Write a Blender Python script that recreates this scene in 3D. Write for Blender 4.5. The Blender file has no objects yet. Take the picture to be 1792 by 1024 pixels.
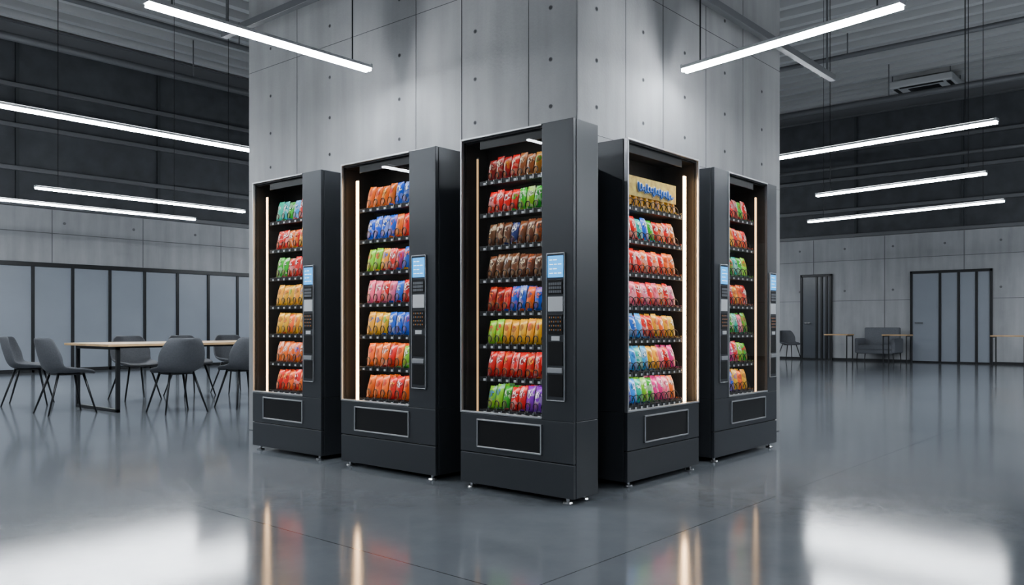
import bpy, bmesh, math, random
from mathutils import Vector, Matrix
random.seed(7)
S = bpy.context.scene
COL = S.collection

# ---------------------------------------------------------------- materials
def new_mat(name):
    m = bpy.data.materials.new(name); m.use_nodes = True
    nt = m.node_tree
    for n in list(nt.nodes): nt.nodes.remove(n)
    out = nt.nodes.new('ShaderNodeOutputMaterial')
    return m, nt, out
def pbr(name, col, rough=0.5, metal=0.0, noise=0.0, nscale=20, bump=0.0, spec=0.5, coat=0.0):
    m, nt, out = new_mat(name)
    b = nt.nodes.new('ShaderNodeBsdfPrincipled')
    b.inputs['Base Color'].default_value = (*col, 1)
    b.inputs['Roughness'].default_value = rough
    b.inputs['Metallic'].default_value = metal
    b.inputs['Specular IOR Level'].default_value = spec
    b.inputs['Coat Weight'].default_value = coat
    nt.links.new(b.outputs[0], out.inputs[0])
    if noise or bump:
        tc = nt.nodes.new('ShaderNodeTexCoord')
        n = nt.nodes.new('ShaderNodeTexNoise'); n.inputs['Scale'].default_value = nscale
        n.inputs['Detail'].default_value = 6
        nt.links.new(tc.outputs['Object'], n.inputs['Vector'])
        if noise:
            r = nt.nodes.new('ShaderNodeValToRGB')
            r.color_ramp.elements[0].position = 0.3; r.color_ramp.elements[1].position = 0.7
            r.color_ramp.elements[0].color = (*[c*(1-noise) for c in col], 1)
            r.color_ramp.elements[1].color = (*[min(1, c*(1+noise)) for c in col], 1)
            nt.links.new(n.outputs['Fac'], r.inputs[0]); nt.links.new(r.outputs[0], b.inputs['Base Color'])
        if bump:
            bp = nt.nodes.new('ShaderNodeBump'); bp.inputs['Strength'].default_value = bump
            bp.inputs['Distance'].default_value = 0.01
            nt.links.new(n.outputs['Fac'], bp.inputs['Height']); nt.links.new(bp.outputs[0], b.inputs['Normal'])
    return m
def emis(name, col, s):
    m, nt, out = new_mat(name)
    e = nt.nodes.new('ShaderNodeEmission'); e.inputs[0].default_value = (*col, 1); e.inputs[1].default_value = s
    nt.links.new(e.outputs[0], out.inputs[0]); return m

def concrete(name, base, contrast=0.25):
    m, nt, out = new_mat(name)
    L = nt.links.new
    b = nt.nodes.new('ShaderNodeBsdfPrincipled'); b.inputs['Roughness'].default_value = 0.75
    b.inputs['Specular IOR Level'].default_value = 0.25
    tc = nt.nodes.new('ShaderNodeTexCoord')
    n1 = nt.nodes.new('ShaderNodeTexNoise'); n1.inputs['Scale'].default_value = 0.9; n1.inputs['Detail'].default_value = 9; n1.inputs['Roughness'].default_value = 0.62
    n2 = nt.nodes.new('ShaderNodeTexNoise'); n2.inputs['Scale'].default_value = 55; n2.inputs['Detail'].default_value = 4
    mp = nt.nodes.new('ShaderNodeMapping'); mp.inputs['Scale'].default_value = (3.0, 3.0, 0.35)
    n3 = nt.nodes.new('ShaderNodeTexNoise'); n3.inputs['Scale'].default_value = 2.0; n3.inputs['Detail'].default_value = 7
    L(tc.outputs['Object'], n1.inputs['Vector']); L(tc.outputs['Object'], n2.inputs['Vector'])
    L(tc.outputs['Object'], mp.inputs[0]); L(mp.outputs[0], n3.inputs['Vector'])
    a = nt.nodes.new('ShaderNodeMath'); a.operation = 'MULTIPLY_ADD'; a.inputs[1].default_value = 0.5
    a2 = nt.nodes.new('ShaderNodeMath'); a2.operation = 'MULTIPLY'; a2.inputs[1].default_value = 0.5
    L(n3.outputs['Fac'], a2.inputs[0]); L(n1.outputs['Fac'], a.inputs[0]); L(a2.outputs[0], a.inputs[2])
    r = nt.nodes.new('ShaderNodeValToRGB')
    r.color_ramp.elements[0].position = 0.36; r.color_ramp.elements[1].position = 0.64
    r.color_ramp.elements[0].color = (*[c*(1-contrast) for c in base], 1)
    r.color_ramp.elements[1].color = (*[c*(1+contrast) for c in base], 1)
    L(a.outputs[0], r.inputs[0]); L(r.outputs[0], b.inputs['Base Color'])
    bp = nt.nodes.new('ShaderNodeBump'); bp.inputs['Strength'].default_value = 0.15; bp.inputs['Distance'].default_value = 0.01
    L(n2.outputs['Fac'], bp.inputs['Height']); L(bp.outputs[0], b.inputs['Normal'])
    L(b.outputs[0], out.inputs[0]); return m

def floor_material():
    m, nt, out = new_mat('polished_concrete')
    L = nt.links.new
    b = nt.nodes.new('ShaderNodeBsdfPrincipled')
    tc = nt.nodes.new('ShaderNodeTexCoord')
    sep = nt.nodes.new('ShaderNodeSeparateXYZ'); L(tc.outputs['Object'], sep.inputs[0])
    def joint(axis, off, sp):
        s = nt.nodes.new('ShaderNodeMath'); s.operation = 'SUBTRACT'; s.inputs[1].default_value = off
        L(sep.outputs[axis], s.inputs[0])
        p = nt.nodes.new('ShaderNodeMath'); p.operation = 'PINGPONG'; p.inputs[1].default_value = sp/2
        L(s.outputs[0], p.inputs[0])
        c = nt.nodes.new('ShaderNodeMath'); c.operation = 'LESS_THAN'; c.inputs[1].default_value = 0.0032
        L(p.outputs[0], c.inputs[0]); return c
    j1 = joint('X', -1.29, 3.0); j2 = joint('Y', -0.71, 3.0)
    mx = nt.nodes.new('ShaderNodeMath'); mx.operation = 'MAXIMUM'
    L(j1.outputs[0], mx.inputs[0]); L(j2.outputs[0], mx.inputs[1])
    n1 = nt.nodes.new('ShaderNodeTexNoise'); n1.inputs['Scale'].default_value = 1.6; n1.inputs['Detail'].default_value = 10; n1.inputs['Roughness'].default_value = 0.65
    L(tc.outputs['Object'], n1.inputs['Vector'])
    r = nt.nodes.new('ShaderNodeValToRGB')
    r.color_ramp.elements[0].position = 0.3; r.color_ramp.elements[1].position = 0.7
    r.color_ramp.elements[0].color = (0.140, 0.156, 0.175, 1); r.color_ramp.elements[1].color = (0.195, 0.214, 0.237, 1)
    L(n1.outputs['Fac'], r.inputs[0])
    mix = nt.nodes.new('ShaderNodeMix'); mix.data_type = 'RGBA'
    L(mx.outputs[0], mix.inputs['Factor']); L(r.outputs[0], mix.inputs['A']); mix.inputs['B'].default_value = (0.05, 0.056, 0.065, 1)
    L(mix.outputs['Result'], b.inputs['Base Color'])
    b.inputs['Roughness'].default_value = 0.10
    n2 = nt.nodes.new('ShaderNodeTexNoise'); n2.inputs['Scale'].default_value = 160; n2.inputs['Detail'].default_value = 3
    L(tc.outputs['Object'], n2.inputs['Vector'])
    bp = nt.nodes.new('ShaderNodeBump'); bp.inputs['Strength'].default_value = 0.03; bp.inputs['Distance'].default_value = 0.004
    L(n2.outputs['Fac'], bp.inputs['Height']); L(bp.outputs[0], b.inputs['Normal'])
    b.inputs['Specular IOR Level'].default_value = 0.8
    L(b.outputs[0], out.inputs[0]); return m

def packet_material():
    m, nt, out = new_mat('printed_foil')
    L = nt.links.new
    N = nt.nodes.new
    def math_(op, a, b_=None, c=None):
        n = N('ShaderNodeMath'); n.operation = op
        for i, v in enumerate((a, b_, c)):
            if v is None: continue
            if isinstance(v, (int, float)): n.inputs[i].default_value = v
            else: L(v, n.inputs[i])
        return n.outputs[0]
    def mixc(f, A, B_):
        n = N('ShaderNodeMix'); n.data_type = 'RGBA'
        for k, v in (('Factor', f), ('A', A), ('B', B_)):
            if isinstance(v, (int, float, tuple)): n.inputs[k].default_value = v
            else: L(v, n.inputs[k])
        return n.outputs['Result']
    b = N('ShaderNodeBsdfPrincipled'); b.inputs['Roughness'].default_value = 0.28; b.inputs['Specular IOR Level'].default_value = 0.5
    ac = N('ShaderNodeAttribute'); ac.attribute_name = 'col'
    aa = N('ShaderNodeAttribute'); aa.attribute_name = 'acc'
    uv = N('ShaderNodeUVMap')
    sep = N('ShaderNodeSeparateXYZ'); L(uv.outputs[0], sep.inputs[0])
    U, V = sep.outputs[0], sep.outputs[1]
    seed = math_('MULTIPLY', aa.outputs['Alpha'], 37.0)
    cmb = N('ShaderNodeCombineXYZ'); L(U, cmb.inputs[0]); L(V, cmb.inputs[1]); L(seed, cmb.inputs[2])
    n = N('ShaderNodeTexNoise'); n.inputs['Scale'].default_value = 2.2; n.inputs['Detail'].default_value = 1; L(cmb.outputs[0], n.inputs['Vector'])
    def ell(cx, cy, sx, sy, wob, lim):
        dx = math_('MULTIPLY', math_('SUBTRACT', U, cx), sx); dy = math_('MULTIPLY', math_('SUBTRACT', V, cy), sy)
        d = math_('SQRT', math_('ADD', math_('MULTIPLY', dx, dx), math_('MULTIPLY', dy, dy)))
        return math_('LESS_THAN', math_('MULTIPLY_ADD', n.outputs['Fac'], wob, d), lim)
    logo = ell(0.5, 0.68, 1.0, 2.6, 0.5, 0.62)
    food = ell(0.5, 0.27, 1.1, 2.2, 0.8, 0.74)
    w = N('ShaderNodeTexWave'); w.wave_type = 'RINGS'; w.inputs['Scale'].default_value = 1.5; w.inputs['Distortion'].default_value = 6; w.inputs['Detail'].default_value = 0.5
    w.inputs['Detail Scale'].default_value = 1.2; L(cmb.outputs[0], w.inputs['Vector'])
    sw = math_('GREATER_THAN', w.outputs['Fac'], 0.9)
    n2 = N('ShaderNodeTexNoise'); n2.inputs['Scale'].default_value = 5.5; n2.inputs['Detail'].default_value = 0; L(cmb.outputs[0], n2.inputs['Vector'])
    dl = math_('ABSOLUTE', math_('SUBTRACT', n2.outputs['Fac'], 0.5))
    letter = math_('LESS_THAN', dl, 0.06)
    vo = N('ShaderNodeTexVoronoi'); vo.inputs['Scale'].default_value = 4.5; L(cmb.outputs[0], vo.inputs['Vector'])
    chip = N('ShaderNodeValToRGB'); L(vo.outputs['Distance'], chip.inputs[0])
    chip.color_ramp.elements[0].color = (0.85, 0.45, 0.10, 1); chip.color_ramp.elements[1].color = (0.3, 0.07, 0.015, 1)
    chip.color_ramp.elements[0].position = 0.15; chip.color_ramp.elements[1].position = 0.6
    dark = mixc(0.6, ac.outputs['Color'], (0.01, 0.01, 0.02, 1))
    swc = mixc(0.3, ac.outputs['Color'], aa.outputs['Color'])
    c = mixc(sw, ac.outputs['Color'], swc)
    c = mixc(math_('MULTIPLY', food, 0.4), c, chip.outputs[0])
    lg = mixc(letter, dark, aa.outputs['Color'])
    c = mixc(logo, c, lg)
    L(c, b.inputs['Base Color'])
    L(b.outputs[0], out.inputs[0]); return m

def glass_material():
    m, nt, out = new_mat('display_glass')
    L = nt.links.new; N = nt.nodes.new
    t = N('ShaderNodeBsdfTransparent'); t.inputs[0].default_value = (0.96, 0.97, 0.97, 1)
    g = N('ShaderNodeBsdfGlossy'); g.inputs['Roughness'].default_value = 0.005
    lw = N('ShaderNodeLayerWeight'); lw.inputs[0].default_value = 0.5
    p = N('ShaderNodeMath'); p.operation = 'POWER'; p.inputs[1].default_value = 5; L(lw.outputs['Facing'], p.inputs[0])
    a = N('ShaderNodeMath'); a.operation = 'MULTIPLY_ADD'; a.inputs[1].default_value = 0.95; a.inputs[2].default_value = 0.03; L(p.outputs[0], a.inputs[0])
    mx = N('ShaderNodeMixShader'); L(a.outputs[0], mx.inputs[0]); L(t.outputs[0], mx.inputs[1]); L(g.outputs[0], mx.inputs[2])
    L(mx.outputs[0], out.inputs[0]); return m

M = dict(
    conc=concrete('concrete_cast', (0.34, 0.345, 0.35), 0.18),
    wallc=concrete('concrete_wall', (0.38, 0.39, 0.405), 0.16),
    upper=pbr('upper_wall_shade', (0.055, 0.06, 0.068), 0.7, noise=0.2, nscale=3),  # shade put into the colour, for the unlit wall above the pendants
    floor=floor_material(),
    deck=pbr('steel_deck', (0.6, 0.61, 0.62), 0.45, 0.2),
    deckd=pbr('deck_dark', (0.035, 0.04, 0.045), 0.7),
    seam=pbr('joint_dark', (0.05, 0.05, 0.055), 0.9),
    seaml=pbr('joint_light', (0.16, 0.165, 0.17), 0.9),
    body=pbr('powder_coat_charcoal', (0.055, 0.060, 0.068), 0.33, 0.25, bump=0.02, nscale=400),
    inner=pbr('cabinet_interior', (0.007, 0.0068, 0.0065), 0.65, spec=0.2),
    side=pbr('cabinet_side_lining', (0.013, 0.012, 0.011), 0.45, spec=0.3),
    black=pbr('black_plastic', (0.008, 0.008, 0.009), 0.4, spec=0.3),
    silver=pbr('brushed_aluminium', (0.6, 0.61, 0.63), 0.35, 0.85),
    chrome=pbr('chrome', (0.75, 0.75, 0.76), 0.15, 1.0),
    coil=pbr('black_wire', (0.012, 0.012, 0.013), 0.3, 0.4),
    white=pbr('white_label', (0.8, 0.82, 0.84), 0.5),
    blue=pbr('blue_print', (0.02, 0.18, 0.75), 0.4),
    card=pbr('golden_card', (1.0, 0.55, 0.12), 0.5, noise=0.4, nscale=30),
    grey=pbr('grey_key', (0.18, 0.19, 0.21), 0.5),
    orange=pbr('orange_key', (0.7, 0.25, 0.05), 0.5),
    screen=emis('lcd_blue', (0.05, 0.40, 0.95), 2.0),
    screenw=emis('lcd_white', (0.7, 0.9, 1.0), 3.0),
    led=emis('tube_white', (0.88, 0.94, 1.0), 165),
    added_up=emis('added_uplight_glow', (0.88, 0.94, 1.0), 8),
    packet=packet_material(), glass=glass_material(),
    wood=pbr('light_oak', (0.62, 0.40, 0.20), 0.45, noise=0.15, nscale=6),
    chair=pbr('grey_upholstery', (0.085, 0.09, 0.102), 0.8, noise=0.12, nscale=60, bump=0.1),
    chair2=pbr('light_grey_upholstery', (0.14, 0.15, 0.17), 0.8, noise=0.12, nscale=60, bump=0.1),
    frost=pbr('frosted_panel', (0.25, 0.28, 0.325), 0.35, noise=0.06, nscale=1.2),
    frostd=pbr('smoked_panel', (0.07, 0.08, 0.095), 0.3),
    frame=pbr('black_frame', (0.012, 0.013, 0.015), 0.4, 0.4),
    pipe=pbr('painted_pipe', (0.14, 0.145, 0.155), 0.5, 0.3),
)
def warm(s): return emis('warm_led', (1.0, 0.60, 0.28), s)

# ---------------------------------------------------------------- mesh helpers
def empty(name, loc=(0, 0, 0), rot=0):
    e = bpy.data.objects.new(name, None); e.location = loc; e.rotation_euler = (0, 0, rot)
    e.empty_display_size = 0.2; COL.objects.link(e); return e
class MB:
    def __init__(s, name, mat, parent=None, bevel=0, smooth=False):
        s.bm = bmesh.new(); s.name = name; s.mat = mat; s.parent = parent; s.bev = bevel; s.smooth = smooth
    def box(s, x0, x1, y0, y1, z0, z1, mtx=None):
        vs = [s.bm.verts.new((x, y, z)) for x in (x0, x1) for y in (y0, y1) for z in (z0, z1)]
        if mtx is not None:
            for v in vs: v.co = mtx @ v.co
        for f in ((0, 1, 3, 2), (4, 6, 7, 5), (0, 4, 5, 1), (2, 3, 7, 6), (0, 2, 6, 4), (1, 5, 7, 3)):
            s.bm.faces.new([vs[i] for i in f])
        return s
    def rod(s, p0, p1, r0, r1=None, seg=12):
        if r1 is None: r1 = r0
        p0 = Vector(p0); p1 = Vector(p1); d = p1-p0
        q = d.to_track_quat('Z', 'Y').to_matrix().to_4x4()
        mt = Matrix.Translation((p0+p1)/2) @ q
        bmesh.ops.create_cone(s.bm, cap_ends=True, segments=seg, radius1=r0, radius2=r1, depth=d.length, matrix=mt)
        return s
    def done(s):
        bmesh.ops.recalc_face_normals(s.bm, faces=s.bm.faces)
        me = bpy.data.meshes.new(s.name); s.bm.to_mesh(me); s.bm.free()
        o = bpy.data.objects.new(s.name, me); COL.objects.link(o)
        if s.mat: me.materials.append(s.mat)
        if s.parent: o.parent = s.parent
        if s.smooth:
            for p in me.polygons: p.use_smooth = True
        if s.bev:
            b = o.modifiers.new('bev', 'BEVEL'); b.width = s.bev; b.segments = 2; b.limit_method = 'ANGLE'
            b.harden_normals = False
        return o

# ---------------------------------------------------------------- room shell
XR, YL, XB, YB, CZ = 19.7, 15.8, -10.0, -9.0, 6.8
MB('floor', M['floor']).box(XB, XR, YB, YL, -0.1, 0).done()
MB('ceiling', M['deckd']).box(XB, XR, YB, YL, CZ, CZ+0.1).done()
MB('wall_right', M['wallc']).box(XR, XR+0.2, YB, YL, 0, CZ).done()
MB('wall_left', M['wallc']).box(XB, XR, YL, YL+0.2, 0, CZ).done()
MB('wall_back', M['wallc']).box(XB-0.2, XB, YB, YL, 0, CZ).done()
MB('wall_front', M['wallc']).box(XB, XR, YB-0.2, YB, 0, CZ).done()

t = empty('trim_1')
c = MB('shade_sheets', M['upper'], t)  # thin sheets that paint the upper walls as dark as their shade
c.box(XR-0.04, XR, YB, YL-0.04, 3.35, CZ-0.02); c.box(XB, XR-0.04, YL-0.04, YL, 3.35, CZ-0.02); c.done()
c = MB('rails', M['pipe'], t, 0.01)
for z in (3.35, 4.05, 4.9, 5.7):
    c.box(XR-0.14, XR-0.04, YB, YL-0.2, z, z+0.09); c.box(XB, XR-0.2, YL-0.14, YL-0.04, z, z+0.09)
c.done()
c = MB('posts', M['deckd'], t)
for k in range(9):
    c.box(XR-0.10, XR-0.04, YB+1+k*2.6, YB+1.06+k*2.6, 3.36, CZ-0.03)
    c.box(XB+1+k*2.9, XB+1.06+k*2.9, YL-0.10, YL-0.04, 3.36, CZ-0.03)
c.done()
c = MB('trim_2', M['seaml'])
for k in range(13):
    c.box(XR-0.004, XR, YB+k*1.9, YB+k*1.9+0.018, 0, 3.34)
for k in range(15):
    c.box(XB+k*1.9, XB+k*1.9+0.018, YL-0.004, YL, 2.25, 3.34)
c.box(XR-0.004, XR, YB, YL, 1.62, 1.635); c.box(XR-0.004, XR, YB, YL, 2.72, 2.735)
c.box(XB, XR, YL-0.004, YL, 2.85, 2.865)
for k in range(20):
    for z in (1.9, 3.05): c.rod((XR-0.006, YB+0.6+k*1.25, z), (XR, YB+0.6+k*1.25, z), 0.03)
    c.rod((XB+0.5+k*1.45, YL-0.006, 3.08), (XB+0.5+k*1.45, YL, 3.08), 0.03)
c.done()

d = empty('ceiling_deck')
c = MB('ribs', M['deck'], d)
y = 4.3
while y < YL-0.2:
    c.box(XB+0.1, y-0.4, y, y+0.15, CZ-0.16, CZ-0.01); y += 0.5
x = 3.9
while x < XR-0.2:
    c.box(x, x+0.15, YB+0.1, min(x-0.2, YL-0.1), CZ-0.16, CZ-0.01); x += 0.5
c.done()
d = empty('ceiling_beam')
c = MB('girders', M['pipe'], d)
def ibeam(c, axis, a0, a1, p, z, h=0.3, w=0.16):
    for (o, ww, z0, z1) in ((0, w, z-0.02, z), (0, w, z-h, z-h+0.02), (0, 0.02, z-h+0.02, z-0.02)):
        if axis == 'x': c.box(a0, a1, p-ww/2, p+ww/2, z0, z1)
        else: c.box(p-ww/2, p+ww/2, a0, a1, z0, z1)
ibeam(c, 'x', XB+0.2, XR-0.2, 14.6, CZ-0.17)
ibeam(c, 'y', YB+0.2, YL-0.2, 18.4, CZ-0.17)
c.done()
d = empty('ceiling_pipe')
c = MB('pipe_runs', M['pipe'], d, smooth=True)
for (yy, zz, r) in ((11.5, 6.2, 0.05), (13.2, 5.9, 0.07), (15.3, 5.2, 0.05)):
    c.rod((XB+0.3, yy, zz), (11, yy, zz), r)
for (xx, zz, r) in ((13.0, 6.2, 0.05), (15.6, 5.9, 0.07), (19.2, 5.2, 0.05)):
    c.rod((xx, YB+0.3, zz), (xx, 11, zz), r)
for (yy, zz) in ((11.5, 6.2), (13.2, 5.9)):
    for xx in (-2, 1.5, 5, 8.5): c.rod((xx, yy, zz), (xx, yy, CZ-0.1), 0.012)
for (xx, zz) in ((13.0, 6.2), (15.6, 5.9)):
    for yy in (-4, -0.5, 3, 6.5): c.rod((xx, yy, zz), (xx, yy, CZ-0.1), 0.012)
c.done()
d = empty('hung_strut')
c = MB('strut', M['pipe'], d, 0.004)
c.box(1.3, 4.75, 0.31, 0.37, 3.36, 3.42)
c.box(0.46, 0.52, 2.3, 4.3, 3.56, 3.62)
for xx in (1.5, 4.6): c.rod((xx, 0.34, 3.42), (xx, 0.34, CZ-0.01), 0.01)
for yy in (2.4, 4.25): c.rod((0.49, yy, 3.62), (0.49, yy, CZ-0.01), 0.01)
c.done()
d = empty('hvac_cassette', (17.0, 2.6, 6.35))
c = MB('casing', M['deck'], d, 0.02)
c.box(-0.5, 0.5, -0.65, 0.65, 0, 0.16); c.done()
c = MB('louvres', M['black'], d)
for s_ in (-1, 1):
    c.box(-0.4, 0.4, s_*0.55-0.04, s_*0.55+0.04, -0.012, 0); c.box(s_*0.42-0.04, s_*0.42+0.04, -0.45, 0.45, -0.012, 0)
c.box(-0.25, 0.25, -0.32, 0.32, -0.012, 0); c.done()
c = MB('hangers', M['pipe'], d)
for a in (-0.45, 0.45):
    for b_ in (-0.6, 0.6): c.rod((a, b_, 0.15), (a, b_, CZ-6.36), 0.012)
c.done()

# ---------------------------------------------------------------- column
CX0, CX1, CY0, CY1 = 0.65, 3.74, 0.45, 4.15
e = empty('concrete_column')
MB('shaft', M['conc'], e, 0.008).box(CX0, CX1, CY0, CY1, 0, CZ).done()
c = MB('formwork_joints', M['seam'], e)
for i, yy in enumerate((1.449, 3.402, 1.917, 0.842)):
    w = 0.007 if i == 0 else 0.003
    c.box(CX0-0.002, CX0+0.01, yy-w/2, yy+w/2, 0, CZ)
for i, xx in enumerate((1.2, 1.685, 2.33, 2.98)):
    w = 0.005 if i == 1 else 0.003
    c.box(xx-w/2, xx+w/2, CY0-0.002, CY0+0.01, 0, CZ)
c.box(CX0-0.002, CX0+0.01, CY0, CY1, 3.24, 3.243); c.box(CX0, CX1, CY0-0.002, CY0+0.01, 3.24, 3.243)
c.box(CX0-0.002, CX0+0.01, CY0, CY1, 2.17, 2.172); c.box(CX0, CX1, CY0-0.002, CY0+0.01, 2.17, 2.172)
c.done()
c = MB('tie_holes', M['seam'], e)
ring = MB('tie_rings', M['seaml'], e)
for yy in (0.66, 1.32, 2.1, 2.95, 3.8):
    for z in (2.35, 2.65, 2.98, 3.4):
        c.rod((CX0-0.003, yy, z), (CX0+0.01, yy, z), 0.010); ring.rod((CX0-0.0015, yy, z), (CX0+0.01, yy, z), 0.015)
for xx in (0.86, 1.42, 2.0, 2.65, 3.35):
    for z in (2.35, 2.65, 2.98, 3.4):
        c.rod((xx, CY0-0.003, z), (xx, CY0+0.01, z), 0.010); ring.rod((xx, CY0-0.0015, z), (xx, CY0+0.01, z), 0.015)
c.done(); ring.done()

# ---------------------------------------------------------------- pendant tubes
def pendant(p0, p1, z):
    p0 = Vector((*p0, z)); p1 = Vector((*p1, z)); d = p1-p0; ln = d.length
    e = empty('pendant_light', (p0+p1)/2, math.atan2(d.y, d.x))
    h = ln/2
    MB('housing', M['silver'], e, 0.003).box(-h, h, -0.034, 0.034, 0.0, 0.022).done()
    MB('added_uplight', M['added_up'], e).box(-h+0.02, h-0.02, -0.02, 0.02, 0.0222, 0.026).done()  # added emitter on top of the housing, brightens ceiling and column
    c = MB('tubes', M['led'], e)
    for s_ in (-1, 1): c.box(-h, h, s_*0.02-0.010, s_*0.02+0.010, -0.02, 0.0)
    c.done()
    c = MB('end_caps', M['silver'], e, 0.002)
    for s_ in (-1, 1): c.box(s_*h-0.01, s_*h+0.01, -0.036, 0.036, 0.0, 0.03)
    c.done()
    c = MB('suspension_wires', M['frame'], e)
    for s_ in (-0.82, 0.82): c.rod((s_*h, 0, 0.024), (s_*h, 0, CZ-z-0.005), 0.005, seg=6)
    c.done()
Z = 2.8
for a, b_, z in [
    ((-1.285, 2.075), (0.333, 2.075), Z), ((-1.4, 5.18), (1.9, 5.18), Z),
    ((0.75, 9.47), (3.86, 9.47), Z), ((-0.3, 11.0), (3.84, 11.0), Z),
    ((1.69, 0.28), (1.42, -1.23), 2.75), ((5.42, 1.9), (5.03, -1.03), Z),
    ((8.25, 1.81), (7.86, -0.39), Z), ((11.13, 3.04), (10.54, -0.10), Z),
    # unseen tubes: first row set by glass reflections, the rest added as fill
    ((-4.3, 5.2), (-3.1, 5.2), 2.9), ((-8.9, 5.2), (-5.9, 5.2), 3.7),
    ((-7.6, 0.6), (-5.6, 0.6), 3.6), ((-6.4, -3.0), (-4.4, -3.0), 3.4), ((0.6, -5.0), (0.6, -7.4), 3.6),
    ((-3.6, 9.5), (-1.4, 9.5), Z), ((-5.0, 12.5), (-1.6, 12.5), Z), ((5.2, -3.4), (5.2, -6.2), Z),
    ((9.8, -6.4), (9.8, -8.6), Z), ((14.8, -1.0), (14.8, -3.4), Z), ((17.2, -0.6), (17.2, -3.6), Z),
    ((7.2, 13.0), (10.4, 13.0), Z), ((16.0, 9.0), (16.0, 12.0), Z), ((15.6, 6.7), (15.6, 8.6), Z)]:
    pendant(a, b_, z)

# ---------------------------------------------------------------- vending machines
R=(0.72,0.006,0.006); DR=(0.34,0.008,0.008); O=(0.92,0.15,0.004); Y=(0.95,0.44,0.004); G=(0.02,0.42,0.015); B=(0.006,0.11,0.7)
LB=(0.02,0.34,0.9); P=(0.2,0.01,0.5); K=(0.82,0.015,0.26); BR=(0.14,0.043,0.016); NV=(0.015,0.03,0.2); W=(0.9,0.9,0.9); T=(0.003,0.44,0.38); CR=(0.9,0.75,0.5)
LG=(0.24,0.66,0.012); PK=(0.9,0.13,0.26)
def packet(bm, lc, la, uvl, cx, cy, z0, w, h, th, col, acc, lean=0.0):
    nu, nv = 6, 9
    seed = random.random()
    roll = random.uniform(-0.06, 0.06)
    for side in (-1, 1):
        g = []
        for j in range(nv+1):
            v = j/nv; row = []
            for i in range(nu+1):
                u = i/nu
                prof = max(0, 1-abs(2*u-1)**2.2)**0.6 * max(0, 1-abs(2*v-1)**3.5)**0.7
                if v < 0.06 or v > 0.94: prof *= 0.15
                pinch = 1-0.10*math.sin(math.pi*v)
                X = (u-0.5)*w*pinch; Zz = v*h
                if j in (0, nv): Zz += (0.0012 if i % 2 else -0.0012)
                Yy = side*prof*th/2 + (v-0.5)*lean*h
                Yy += 0.0016*math.sin(9*u+seed*20)*math.sin(7*v+seed*9)*side*prof*1.5
                xr = X*math.cos(roll)-(Zz-h/2)*math.sin(roll); zr = X*math.sin(roll)+(Zz-h/2)*math.cos(roll)
                row.append((bm.verts.new((cx+xr, cy+Yy, z0+h/2+zr)), u, v))
            g.append(row)
        for j in range(nv):
            for i in range(nu):
                q = [g[j][i], g[j][i+1], g[j+1][i+1], g[j+1][i]]
                if side > 0: q = q[::-1]
                f = bm.faces.new([a[0] for a in q]); f.smooth = True
                for lp, a in zip(f.loops, q):
                    lp[lc] = (*col, 1); lp[la] = (*acc, seed); lp[uvl].uv = (a[1], a[2])

def pay_unit(par, x0, x1, z0, z1, y=0.0):
    w = x1-x0; h = z1-z0
    zz = lambda f: z1-f*h
    c = MB('payment_surround', M['silver'], par, 0.002)
    for (a, b_, c0, c1) in ((x0, x0+0.005, z0, z1), (x1-0.005, x1, z0, z1), (x0, x1, z0, z0+0.005), (x0, x1, z1-0.005, z1)):
        c.box(a, b_, y-0.012, y, c0, c1)
    c.done()
    MB('payment_plate', M['body'], par, 0.001).box(x0+0.004, x1-0.004, y-0.008, y+0.001, z0+0.004, z1-0.004).done()
    a, b_ = x0+0.1*w, x1-0.1*w
    k = MB('payment_black', M['black'], par, 0.0015)
    k.box(a, b_, y-0.012, y-0.007, zz(0.28), zz(0.18))
    k.box(a, b_, y-0.012, y-0.007, zz(0.55), zz(0.415))
    k.box(a, b_, y-0.011, y-0.007, zz(0.76), zz(0.60))
    k.box(a, b_, y-0.011, y-0.007, zz(0.97), zz(0.82))
    k.done()
    MB('payment_screen', M['screen'], par).box(a, b_, y-0.0125, y-0.007, zz(0.165), zz(0.02)).done()
    s_ = MB('screen_lines', M['screenw'], par)
    for i, f in enumerate((0.045, 0.075, 0.105, 0.135)):
        xx = a+0.012
        for q in range(3 if i % 2 else 2):
            ww = 0.018+0.006*((i+q) % 2)
            s_.box(xx, min(xx+ww, b_-0.008), y-0.0132, y-0.012, zz(f+0.005), zz(f)); xx += ww+0.007
    s_.done()
    g = MB('payment_keys', M['grey'], par)
    for r in range(3):
        for q in range(6):
            g.box(a+0.006+q*(b_-a-0.012)/6+0.001, a+0.006+(q+1)*(b_-a-0.012)/6-0.002, y-0.0145, y-0.011, zz(0.2+r*0.026+0.018), zz(0.2+r*0.026))
    for r in range(4):
        for q in range(6):
            if (r+q) % 2: g.box(a+0.006+q*(b_-a-0.012)/6+0.003, a+0.006+(q+1)*(b_-a-0.012)/6-0.004, y-0.0145, y-0.011, zz(0.43+r*0.028+0.012), zz(0.43+r*0.028))
    g.done()
    g = MB('payment_accent_keys', M['orange'], par)
    for r in range(4):
        for q in range(6):
            if (r+q) % 2 == 0: g.box(a+0.006+q*(b_-a-0.012)/6+0.004, a+0.006+(q+1)*(b_-a-0.012)/6-0.005, y-0.0145, y-0.011, zz(0.43+r*0.028+0.010), zz(0.43+r*0.028))
    g.done()
    g = MB('payment_labels', M['white'], par, 0.001)
    g.box(a, b_, y-0.012, y-0.007, zz(0.395), zz(0.295))
    g.box(a+0.25*(b_-a), b_-0.2*(b_-a), y-0.014, y-0.007, zz(0.592), zz(0.562)); g.done()
    MB('coin_slot', M['silver'], par, 0.002).box(a, b_, y-0.018, y-0.007, zz(0.81), zz(0.775)).done()

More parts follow.
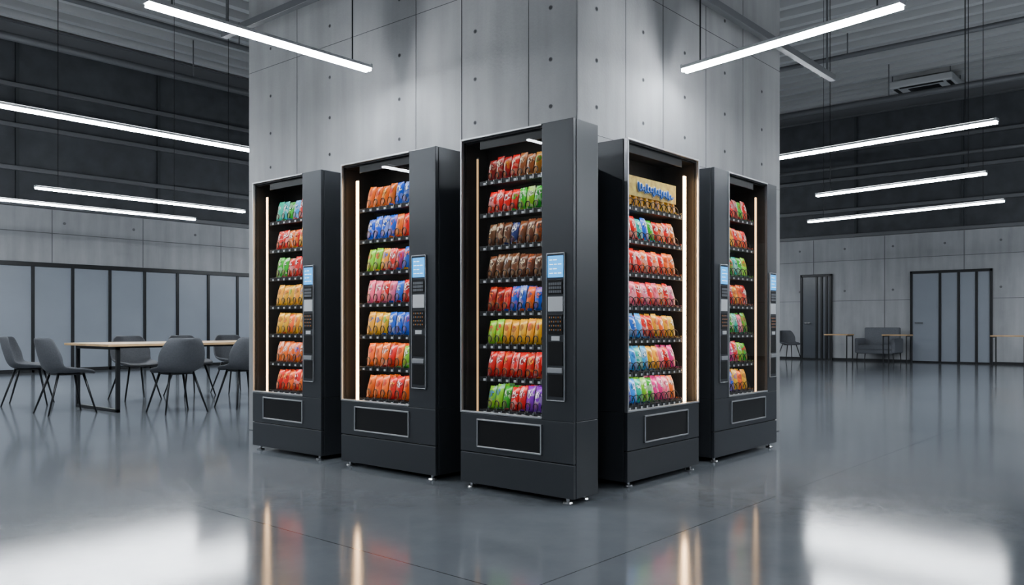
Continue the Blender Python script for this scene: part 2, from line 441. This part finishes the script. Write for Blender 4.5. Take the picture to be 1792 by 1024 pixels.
def machine(loc, rot, Wd, D, gx0, gx1, panels, rows, prod, n, colors, strip_x, strip_s, flap, pays, H=2.05, ph=0.135, packet_fill=6.0, rear=None, sw=0.007, card=False):
    e = empty('vending_machine', loc, rot)
    IB = min(D-0.02, 0.27)
    zb, zt = 0.44, H
    c = MB('cabinet', M['body'], e, 0.004)
    c.box(0.0, Wd, 0.028, D, 0.03, zb-0.002)
    c.box(0, 0.02, 0.028, D, zb-0.002, zt)
    c.box(Wd-0.02, Wd, 0.028, D, zb-0.002, zt)
    c.box(0.02, Wd-0.02, 0.028, D, zt-0.025, zt)
    c.box(0.02, Wd-0.02, IB, D, zb-0.002, zt-0.025)
    if rear: c.box(*rear)
    c.done()
    c = MB('door_gap', M['black'], e)
    c.box(0.006, Wd-0.006, 0.012, 0.032, 0.05, zb); c.box(0.006, 0.018, 0.012, 0.03, zb, zt-0.006); c.box(Wd-0.018, Wd-0.006, 0.012, 0.03, zb, zt-0.006)
    c.box(0.006, Wd-0.006, 0.012, 0.03, zt-0.02, zt-0.006)
    c.done()
    c = MB('door', M['body'], e, 0.003)
    c.box(0, Wd, 0, 0.024, 0.214, zb-0.003)
    c.box(0, Wd, 0, 0.024, 0.03, 0.209)
    for (a, b_) in panels: c.box(a, b_, 0, 0.024, zb-0.0025, zt)
    c.done()
    c = MB('panel_housing', M['inner'], e)
    for (a, b_) in panels:
        c.box(max(a+0.002, 0.021), min(b_-0.002, Wd-0.021), 0.024, IB, zb, zt-0.026)
    c.done()
    c = MB('glass_frame', M['silver'], e, 0.002)
    fw = 0.011
    c.box(gx0, gx0+fw, -0.004, 0.022, zb, zt); c.box(gx0+fw, gx1, -0.004, 0.022, zt-fw, zt)
    c.box(gx0+fw, gx1, -0.004, 0.022, zb, zb+fw)
    if gx1 > Wd-0.02: c.box(gx1-fw, gx1, -0.004, 0.022, zb+fw, zt-fw)
    c.done()
    g = MB('glass_pane', M['glass'], e)
    ga, gb = gx0+fw, gx1-(fw if gx1 > Wd-0.02 else 0)
    vs = [g.bm.verts.new(p) for p in ((ga, 0.009, zb+fw), (gb, 0.009, zb+fw), (gb, 0.009, zt-fw), (ga, 0.009, zt-fw))]
    g.bm.faces.new(vs); g.done()
    la_, lb_ = max(gx0, 0.02)+0.001, min(gx1, Wd-0.021)
    c = MB('interior_lining', M['inner'], e)
    c.box(la_, lb_, IB-0.004, IB-0.001, zb+0.001, zt-0.026)
    c.box(la_, lb_, 0.024, IB-0.004, zb, zb+0.004)
    c.box(la_, lb_, 0.024, IB-0.004, zt-0.029, zt-0.026)
    c.done()
    c = MB('side_lining', M['side'], e)
    c.box(la_, la_+0.003, 0.024, IB-0.004, zb+0.004, zt-0.03)
    c.box(lb_-0.003, lb_, 0.024, IB-0.004, zb+0.004, zt-0.03)
    c.done()
    c = MB('led_strip', warm(strip_s), e); c.box(strip_x-sw, strip_x+sw, 0.04, 0.05, rows[0]-0.02, zt-0.12); c.done()
    c = MB('led_channel', M['black'], e); c.box(strip_x-sw-0.003, strip_x+sw+0.003, 0.0505, 0.056, rows[0]-0.03, zt-0.11); c.done()
    pw = prod[1]-prod[0]; sl = pw/n
    sh = MB('shelves', M['black'], e, 0.001)
    tg = MB('price_tags', M['white'], e)
    lm = MB('packet_fill_light', emis('packet_fill_light', (1.0, 0.95, 0.88), packet_fill), e)  # added emitters concealed behind the shelf lips to brighten the packets
    ck = MB('dividers', M['chrome'], e)
    bm = bmesh.new(); lc = bm.loops.layers.float_color.new('col'); la = bm.loops.layers.float_color.new('acc'); uvl = bm.loops.layers.uv.new('UVMap')
    cu = bpy.data.curves.new('coils', 'CURVE'); cu.dimensions = '3D'; cu.bevel_depth = 0.0028; cu.bevel_resolution = 1
    for ri, z in enumerate(rows):
        sh.box(prod[0]-0.012, prod[1], 0.026, IB-0.005, z-0.010, z)
        sh.box(prod[0]-0.012, prod[1], 0.018, 0.026, z-0.024, z+0.002)
        last = ri == len(rows)-1
        top = (rows[ri+1] if not last else zt-0.045)
        lm.box(prod[0], prod[1]-0.004, 0.028, 0.042, top-0.016, top-0.0105)
        if last:
            sh.box(prod[0]-0.012, prod[1], 0.020, 0.026, top-0.030, zt-0.030); sh.box(prod[0]-0.012, prod[1], 0.026, 0.05, top-0.0104, top-0.006)
        cs = colors[len(rows)-1-ri]
        for k in range(n):
            cx = prod[0]+sl*(k+0.5)
            tg.box(cx-0.011, cx+0.006, 0.0165, 0.018, z-0.021, z-0.008)
            ck.box(cx+0.012, cx+0.018, 0.0145, 0.018, z-0.023, z+0.002)
            ck.box(cx+sl*0.5-0.003, cx+sl*0.5, 0.022, 0.06, z+0.001, z+0.016)
            col, acc = cs[int(k*len(cs)/n)]
            j = [min(1, max(0, q*random.uniform(0.85, 1.15))) for q in col]
            hh = min(ph*random.uniform(0.92, 1.04), (top-z)-0.040)
            packet(bm, lc, la, uvl, cx, 0.084, z+0.004, sl*0.90, hh, 0.042, j, acc, 0.2)
            packet(bm, lc, la, uvl, cx, 0.135, z+0.004, sl*0.9, hh, 0.036, j, acc, 0.16)
            if IB > 0.2: packet(bm, lc, la, uvl, cx, 0.18, z+0.004, sl*0.9, hh, 0.034, j, acc, 0.1)
            sp = cu.splines.new('POLY'); turns = 3.0; npt = 48; sp.points.add(npt-1)
            rr = min(sl*0.42, 0.036)
            for q in range(npt):
                a = q/(npt-1); an = a*turns*2*math.pi-math.pi/2
                sp.points[q].co = (cx+rr*math.cos(an), 0.035+a*0.13, z+0.003+rr+rr*math.sin(an), 1)
    sh.done(); tg.done(); lm.done(); ck.done()
    me = bpy.data.meshes.new('snack_packets'); bm.to_mesh(me); bm.free(); me.materials.append(M['packet'])
    o = bpy.data.objects.new('snack_packets', me); COL.objects.link(o); o.parent = e
    co = bpy.data.objects.new('spiral_coils', cu); cu.materials.append(M['coil']); COL.objects.link(co); co.parent = e
    if card:
        z = rows[-1]
        g = MB('header_card', M['card'], e)
        g.box(prod[0]+0.01, prod[1]-0.01, 0.058, 0.060, z+0.075, z+0.195); g.done()
        for nm, mt, rad, yy in (('script_outline', M['white'], 0.0105, 0.0555), ('script', M['blue'], 0.0042, 0.0490)):
            cv = bpy.data.curves.new(nm, 'CURVE'); cv.dimensions = '3D'; cv.bevel_depth = rad; cv.bevel_resolution = 2
            sp = cv.splines.new('POLY'); N_ = 260; sp.points.add(N_-1)
            for q in range(N_):
                a = q/(N_-1); th_ = a*13*2*math.pi
                amp = 0.018*(1+0.45*math.sin(a*31)+0.25*math.sin(a*57+1))
                sp.points[q].co = (prod[0]+0.17+a*(pw-0.24)+0.010*math.cos(th_), yy, z+0.135-0.02*a+amp*math.sin(th_), 1)
            ob = bpy.data.objects.new(nm, cv); cv.materials.append(mt); COL.objects.link(ob); ob.parent = e
            ob.scale = (1, 0.25 if nm == 'script_outline' else 1, 1); ob.location.y = yy*0.75 if nm == 'script_outline' else 0
    f0, f1 = flap; z0, z1 = 0.245, 0.41
    c = MB('flap_frame', M['silver'], e, 0.002); t_ = 0.009
    c.box(f0, f1, -0.01, 0.002, z0, z0+t_); c.box(f0, f1, -0.01, 0.002, z1-t_, z1); c.box(f0, f0+t_, -0.01, 0.002, z0, z1); c.box(f1-t_, f1, -0.01, 0.002, z0, z1); c.done()
    MB('flap', M['black'], e, 0.002).box(f0+t_, f1-t_, -0.004, 0.001, z0+t_, z1-t_).done()
    for (a, b_, p0, p1) in pays: pay_unit(e, a, b_, p0, p1)
    c = MB('feet', M['chrome'], e, 0.001)
    for fx in (0.06, Wd-0.06):
        for fy in (0.035, D-0.05):
            c.rod((fx, fy, 0.0), (fx, fy, 0.010), 0.030, 0.026, 20); c.rod((fx, fy, 0.010), (fx, fy, 0.032), 0.010)
    c.done()
    return e

m3c = [[(DR, CR)]*1+[(DR, Y)]*1+[(R, CR)]*1+[((.4,.12,.03), CR)]*2+[((.6,.25,.03), G)]*2,
       [(R, W), (R, W), (R, G), (G, W), (LG, W), (G, W), (G, R)],
       [(BR, CR), (BR, CR), (NV, W), (BR, O), (BR, CR), (BR, O), (BR, O)],
       [(BR, CR), (BR, W), (BR, CR), (BR, CR), (BR, O), (BR, CR), (BR, CR)],
       [(DR, O), (R, O), (B, O), (B, W), (O, NV), (B, O), (B, O)],
       [(LG, R), (Y, R), (Y, DR), (Y, DR), (Y, R), (Y, DR), (Y, DR)],
       [(R, W), (R, Y), (R, W), (R, W), (R, Y), (R, W), (O, R)],
       [(LG, B), (G, W), (R, W), (R, W), (P, W), (P, W), (P, W)]]
m2c = [[(O, R), (O, Y), (O, R), (B, W), (B, W), (B, W)],
       [(B, W), (B, W), (B, O), (O, R), (R, O), (R, W)],
       [(LG, R), (Y, B), (R, W), (R, B), (B, O), (Y, R)],
       [(PK, W), (R, W), (PK, R), (B, W), (R, W), (R, B)],
       [(Y, B), (Y, G), (B, W), (B, W), (B, R), (B, O)],
       [(O, R), (O, W), (R, W), (O, R), (LG, W), (G, W)],
       [(O, R), (O, R), (R, Y), (R, W), (O, R), (O, R)]]
m1c = [[(T, W), (G, W), (LB, W), (R, W), (R, Y)], [(R, W), (O, W), (R, Y), (Y, R), (O, R)], [(G, W), (R, W), (R, W), (R, W), (R, Y)],
       [(Y, O), (Y, G), (Y, O), (Y, B), (Y, O)], [(Y, O), (O, Y), (Y, R), (Y, O), (O, Y)], [(O, W), (O, W), (O, B), (O, W), (O, B)],
       [(R, Y), (O, R), (R, W), (O, R), (O, Y)]]
m4c = [[(Y, LB)]*9, [(R, W), (R, W), (T, W), (B, W), (G, W), (R, W), (O, W), (R, W), (O, W)], [(R, W)]*3+[(O, W), (R, W), (O, W), (R, W), (O, R), (O, W)],
       [(PK, W)]*2+[(R, W), (PK, W), (R, W), (PK, R), (O, W), (R, W), (PK, W)], [(LB, W), (B, W), (LB, W), (R, W), (R, Y), (Y, R), (O, W), (Y, R), (Y, W)],
       [(LB, W), (LB, B), (T, W), (LB, W), (Y, R), (Y, R), (PK, W), (R, W), (K, W)], [(B, W), (LB, W), (T, W), (LG, W), (G, W), (K, W), (K, W), (PK, W), (O, W)]]
m5c = [[(R, G), (R, W), (DR, W), (G, R), (R, W)], [(O, R), (Y, R), (R, W), (O, W), (R, W)], [(G, W), (G, R), (T, W), (G, W), (LG, R)], [(O, W), (R, W), (Y, R), (O, R), (R, W)],
       [(R, W), (G, W), (T, W), (PK, W), (G, R)], [(G, W), (K, W), (R, W), (LG, W), (G, R)], [(P, W), (B, Y), (Y, P), (O, R), (Y, R)]]
r8 = [0.463+0.189*i for i in range(8)]
r7 = [0.464+0.211*i for i in range(7)]
r7b = [0.472+0.198*i for i in range(7)]
R90 = -math.pi/2
machine((0, 0.827, 0), R90, 0.827, 0.23, 0, 0.615, [(0.615, 0.827)], r8, (0.150, 0.613), 8, m3c, 0.095, 1.0, (0.137, 0.618), [(0.654, 0.778, 0.545, 1.34)], ph=0.140, packet_fill=19,
        rear=(0.05, 0.46, 0.23, 0.57, 0.04, 1.95), sw=0.003)
machine((0.013, 1.977, 0), R90, 0.923, 0.62, 0, 0.685, [(0.685, 0.923)], r7, (0.185, 0.683), 7, m2c, 0.12, 26, (0.15, 0.69), [(0.717, 0.847, 0.558, 1.388)], ph=0.152, packet_fill=26, sw=0.009)
machine((0.025, 3.086, 0), R90, 0.868, 0.61, 0, 0.645, [(0.645, 0.868)], r7, (0.215, 0.643), 6, m1c, 0.13, 14, (0.15, 0.655), [(0.67, 0.79, 0.55, 1.38)], ph=0.152, packet_fill=26, sw=0.006)
machine((0.588, 0.042, 0), 0, 0.866, 0.40, 0, 0.866, [], r7b, (0.025, 0.675), 10, m4c, 0.755, 44, (0.18, 0.712), [], ph=0.148, packet_fill=28, sw=0.012, card=True)
machine((1.745, 0.079, 0), 0, 1.05, 0.36, 0.218, 0.877, [(0, 0.218), (0.877, 1.05)], r7, (0.23, 0.67), 6, m5c, 0.765, 5, (0.25, 0.83),
        [(0.07, 0.19, 0.55, 1.38), (0.905, 1.02, 0.55, 1.36)], ph=0.152, packet_fill=22, sw=0.005)

# ---------------------------------------------------------------- chairs and tables
def shell_chair(loc, rot, s=1.0):
    """front faces +y locally"""
    e = empty('dining_chair', (*loc, 0), rot)
    bm = bmesh.new()
    prof = [(0.24, 0.430, 0.19), (0.20, 0.452, 0.22), (0.08, 0.45, 0.24), (-0.06, 0.440, 0.25), (-0.15, 0.445, 0.255), (-0.205, 0.485, 0.26), (-0.235, 0.56, 0.262), (-0.265, 0.66, 0.24), (-0.29, 0.76, 0.20), (-0.302, 0.82, 0.15)]
    nt = 10; g = []
    for i, (yy, zz, hw) in enumerate(prof):
        row = []
        f = i/(len(prof)-1)
        for k in range(nt+1):
            tt = -1+2*k/nt
            up = 0.0; fw = 0.0
            if f < 0.55: up = 0.10*abs(tt)**3*(f/0.55)
            else: up = 0.10*abs(tt)**3*(1-(f-0.55)/0.45)
            if f > 0.35: fw = 0.11*abs(tt)**2.4*min(1, (f-0.35)/0.25)
            row.append(bm.verts.new((tt*hw, yy+fw, zz+up)))
        g.append(row)
    for i in range(len(prof)-1):
        for k in range(nt): bm.faces.new((g[i][k], g[i][k+1], g[i+1][k+1], g[i+1][k]))
    for f in bm.faces: f.smooth = True
    me = bpy.data.meshes.new('seat_shell'); bm.to_mesh(me); bm.free(); me.materials.append(M['chair'])
    o = bpy.data.objects.new('seat_shell', me); COL.objects.link(o); o.parent = e
    so = o.modifiers.new('s', 'SOLIDIFY'); so.thickness = 0.028; so.offset = 0
    o.modifiers.new('ss', 'SUBSURF').render_levels = 2
    c = MB('legs', M['frame'], e, smooth=True)
    for sx in (-1, 1):
        for (ty, by) in ((0.13, 0.23), (-0.12, -0.25)):
            c.rod((sx*0.13, ty, 0.435), (sx*0.235, by, 0.0), 0.014, 0.009)
    c.done()
    c = MB('leg_frame', M['frame'], e)
    c.box(-0.14, 0.14, -0.13, 0.14, 0.418, 0.432); c.done()
    return e
def rz(vx, vy): return math.atan2(vy, vx)-math.pi/2
shell_chair((0.16, 6.95), rz(1, -0.05))
shell_chair((0.28, 8.35), rz(0.9, -0.5))
shell_chair((1.0, 6.15), rz(0.05, 1))
shell_chair((1.80, 6.12), rz(0, 1))
shell_chair((1.44, 8.08), rz(0, -1))
shell_chair((2.19, 8.08), rz(0.1, -1))
shell_chair((2.88, 8.1), rz(0, -1))

e = empty('dining_table', (0, 0, 0))
MB('table_top', M['wood'], e, 0.004).box(0.42, 3.0, 6.52, 7.68, 0.722, 0.75).done()
c = MB('sled_frames', M['frame'], e, 0.003)
for x in (0.55, 2.82):
    for yy in (6.58, 7.62): c.box(x-0.02, x+0.02, yy-0.02, yy+0.02, 0.0, 0.72)
    c.box(x-0.02, x+0.02, 6.56, 7.64, 0.0, 0.035); c.box(x-0.02, x+0.02, 6.56, 7.64, 0.685, 0.72)
c.box(0.55, 2.82, 7.0, 7.04, 0.69, 0.715); c.done()

def armchair(loc, rot, w=1.0):
    e = empty('armchair', (*loc, 0), rot)
    c = MB('upholstery', M['chair2'], e, 0.03)
    c.box(-w/2+0.08, w/2-0.08, -0.32, 0.34, 0.32, 0.46)
    c.box(-w/2+0.06, w/2-0.06, -0.42, -0.26, 0.36, 0.90)
    c.box(-w/2, -w/2+0.09, -0.40, 0.34, 0.24, 0.62); c.box(w/2-0.09, w/2, -0.40, 0.34, 0.24, 0.62)
    c.box(-w/2+0.05, w/2-0.05, -0.36, 0.33, 0.22, 0.33); c.done()
    c = MB('legs', M['frame'], e)
    for sx in (-1, 1):
        for yy in (-0.34, 0.28): c.rod((sx*(w/2-0.06), yy, 0.24), (sx*(w/2-0.04), yy, 0), 0.016, 0.010)
    c.done()
def side_table(loc, w=0.6, d_=0.5, h=0.73):
    e = empty('side_table', (*loc, 0))
    MB('table_top', M['wood'], e, 0.004).box(-d_/2, d_/2, -w/2, w/2, h-0.03, h).done()
    c = MB('legs', M['frame'], e)
    for a in (-1, 1):
        for b_ in (-1, 1): c.box(a*(d_/2-0.03)-0.012, a*(d_/2-0.03)+0.012, b_*(w/2-0.03)-0.012, b_*(w/2-0.03)+0.012, 0, h-0.03)
    for b_ in (-1, 1): c.box(-d_/2+0.04, d_/2-0.04, b_*(w/2-0.03)-0.01, b_*(w/2-0.03)+0.01, h-0.055, h-0.03)
    c.done()
armchair((19.15, 4.30), rz(-1, 0))
side_table((18.4, 5.05)); side_table((18.4, 3.62))
shell_chair((18.7, 6.5), rz(-0.6, -0.8))
side_table((18.2, 1.15), w=0.7); armchair((18.6, 0.05), rz(-1, 0), 0.9)

# ---------------------------------------------------------------- partition wall (left) and doors (right)
e = empty('sliding_partition')
c = MB('frosted_panels', M['frost'], e); fr = MB('frames', M['frame'], e, 0.004)
xs = [2.92+0.765*k for k in range(-8, 9)]
for a, b_ in zip(xs[:-1], xs[1:]): c.box(a+0.02, b_-0.02, YL-0.06, YL-0.04, 0.07, 2.16)
for x in xs: fr.box(x-0.03, x+0.03, YL-0.09, YL-0.005, 0, 2.2)
fr.box(xs[0]-0.03, xs[-1]+0.03, YL-0.10, YL-0.005, 2.15, 2.24); fr.box(xs[0]-0.03, xs[-1]+0.03, YL-0.09, YL-0.005, 0.0, 0.07)
c.done(); fr.done()
def door(name, y0, y1, h, leaf, mull, mat):
    e = empty(name)
    fr = MB('frame', M['frame'], e, 0.004)
    fr.box(XR-0.08, XR-0.005, y0, y0+0.06, 0, h); fr.box(XR-0.08, XR-0.005, y1-0.06, y1, 0, h); fr.box(XR-0.08, XR-0.005, y0, y1, h-0.07, h); fr.box(XR-0.07, XR-0.005, y0, y1, 0, 0.04)
    for m_ in mull: fr.box(XR-0.075, XR-0.005, m_-0.03, m_+0.03, 0, h)
    fr.done()
    MB('panels', mat, e).box(XR-0.05, XR-0.03, y0+0.03, y1-0.03, 0.03, h-0.03).done()
    c = MB('handle', M['chrome'], e)
    hy = y1-0.14
    c.rod((XR-0.05, hy, 1.02), (XR-0.11, hy, 1.02), 0.014); c.rod((XR-0.11, hy+0.01, 1.02), (XR-0.11, hy-0.18, 1.02), 0.014)
    c.done()
door('door_1', 1.77, 3.66, 2.36, None, (2.95, 2.52, 2.12), M['frost'])
door('door_2', 5.68, 6.56, 2.38, None, (6.10, 5.96, 5.82), M['frostd'])
e = MB('baseboard_right', M['frame'], None)
for a, b_ in ((YB, 1.77), (3.66, 5.68), (6.56, YL)): e.box(XR-0.015, XR, a+0.001, b_-0.001, 0, 0.06)
e.done()

# ---------------------------------------------------------------- world + camera
wd = bpy.data.worlds.new('hall'); S.world = wd; wd.use_nodes = True
wd.node_tree.nodes['Background'].inputs[0].default_value = (0.02, 0.022, 0.026, 1)
cam = bpy.data.cameras.new('camera'); co = bpy.data.objects.new('camera', cam); COL.objects.link(co)
co.location = (-3.542, -2.621, 0.95); co.rotation_euler = (math.pi/2, 0, math.radians(-49.3))
cam.sensor_width = 36; cam.lens = 36*1458/1792; cam.shift_y = 58/1792; cam.clip_end = 100
S.camera = co
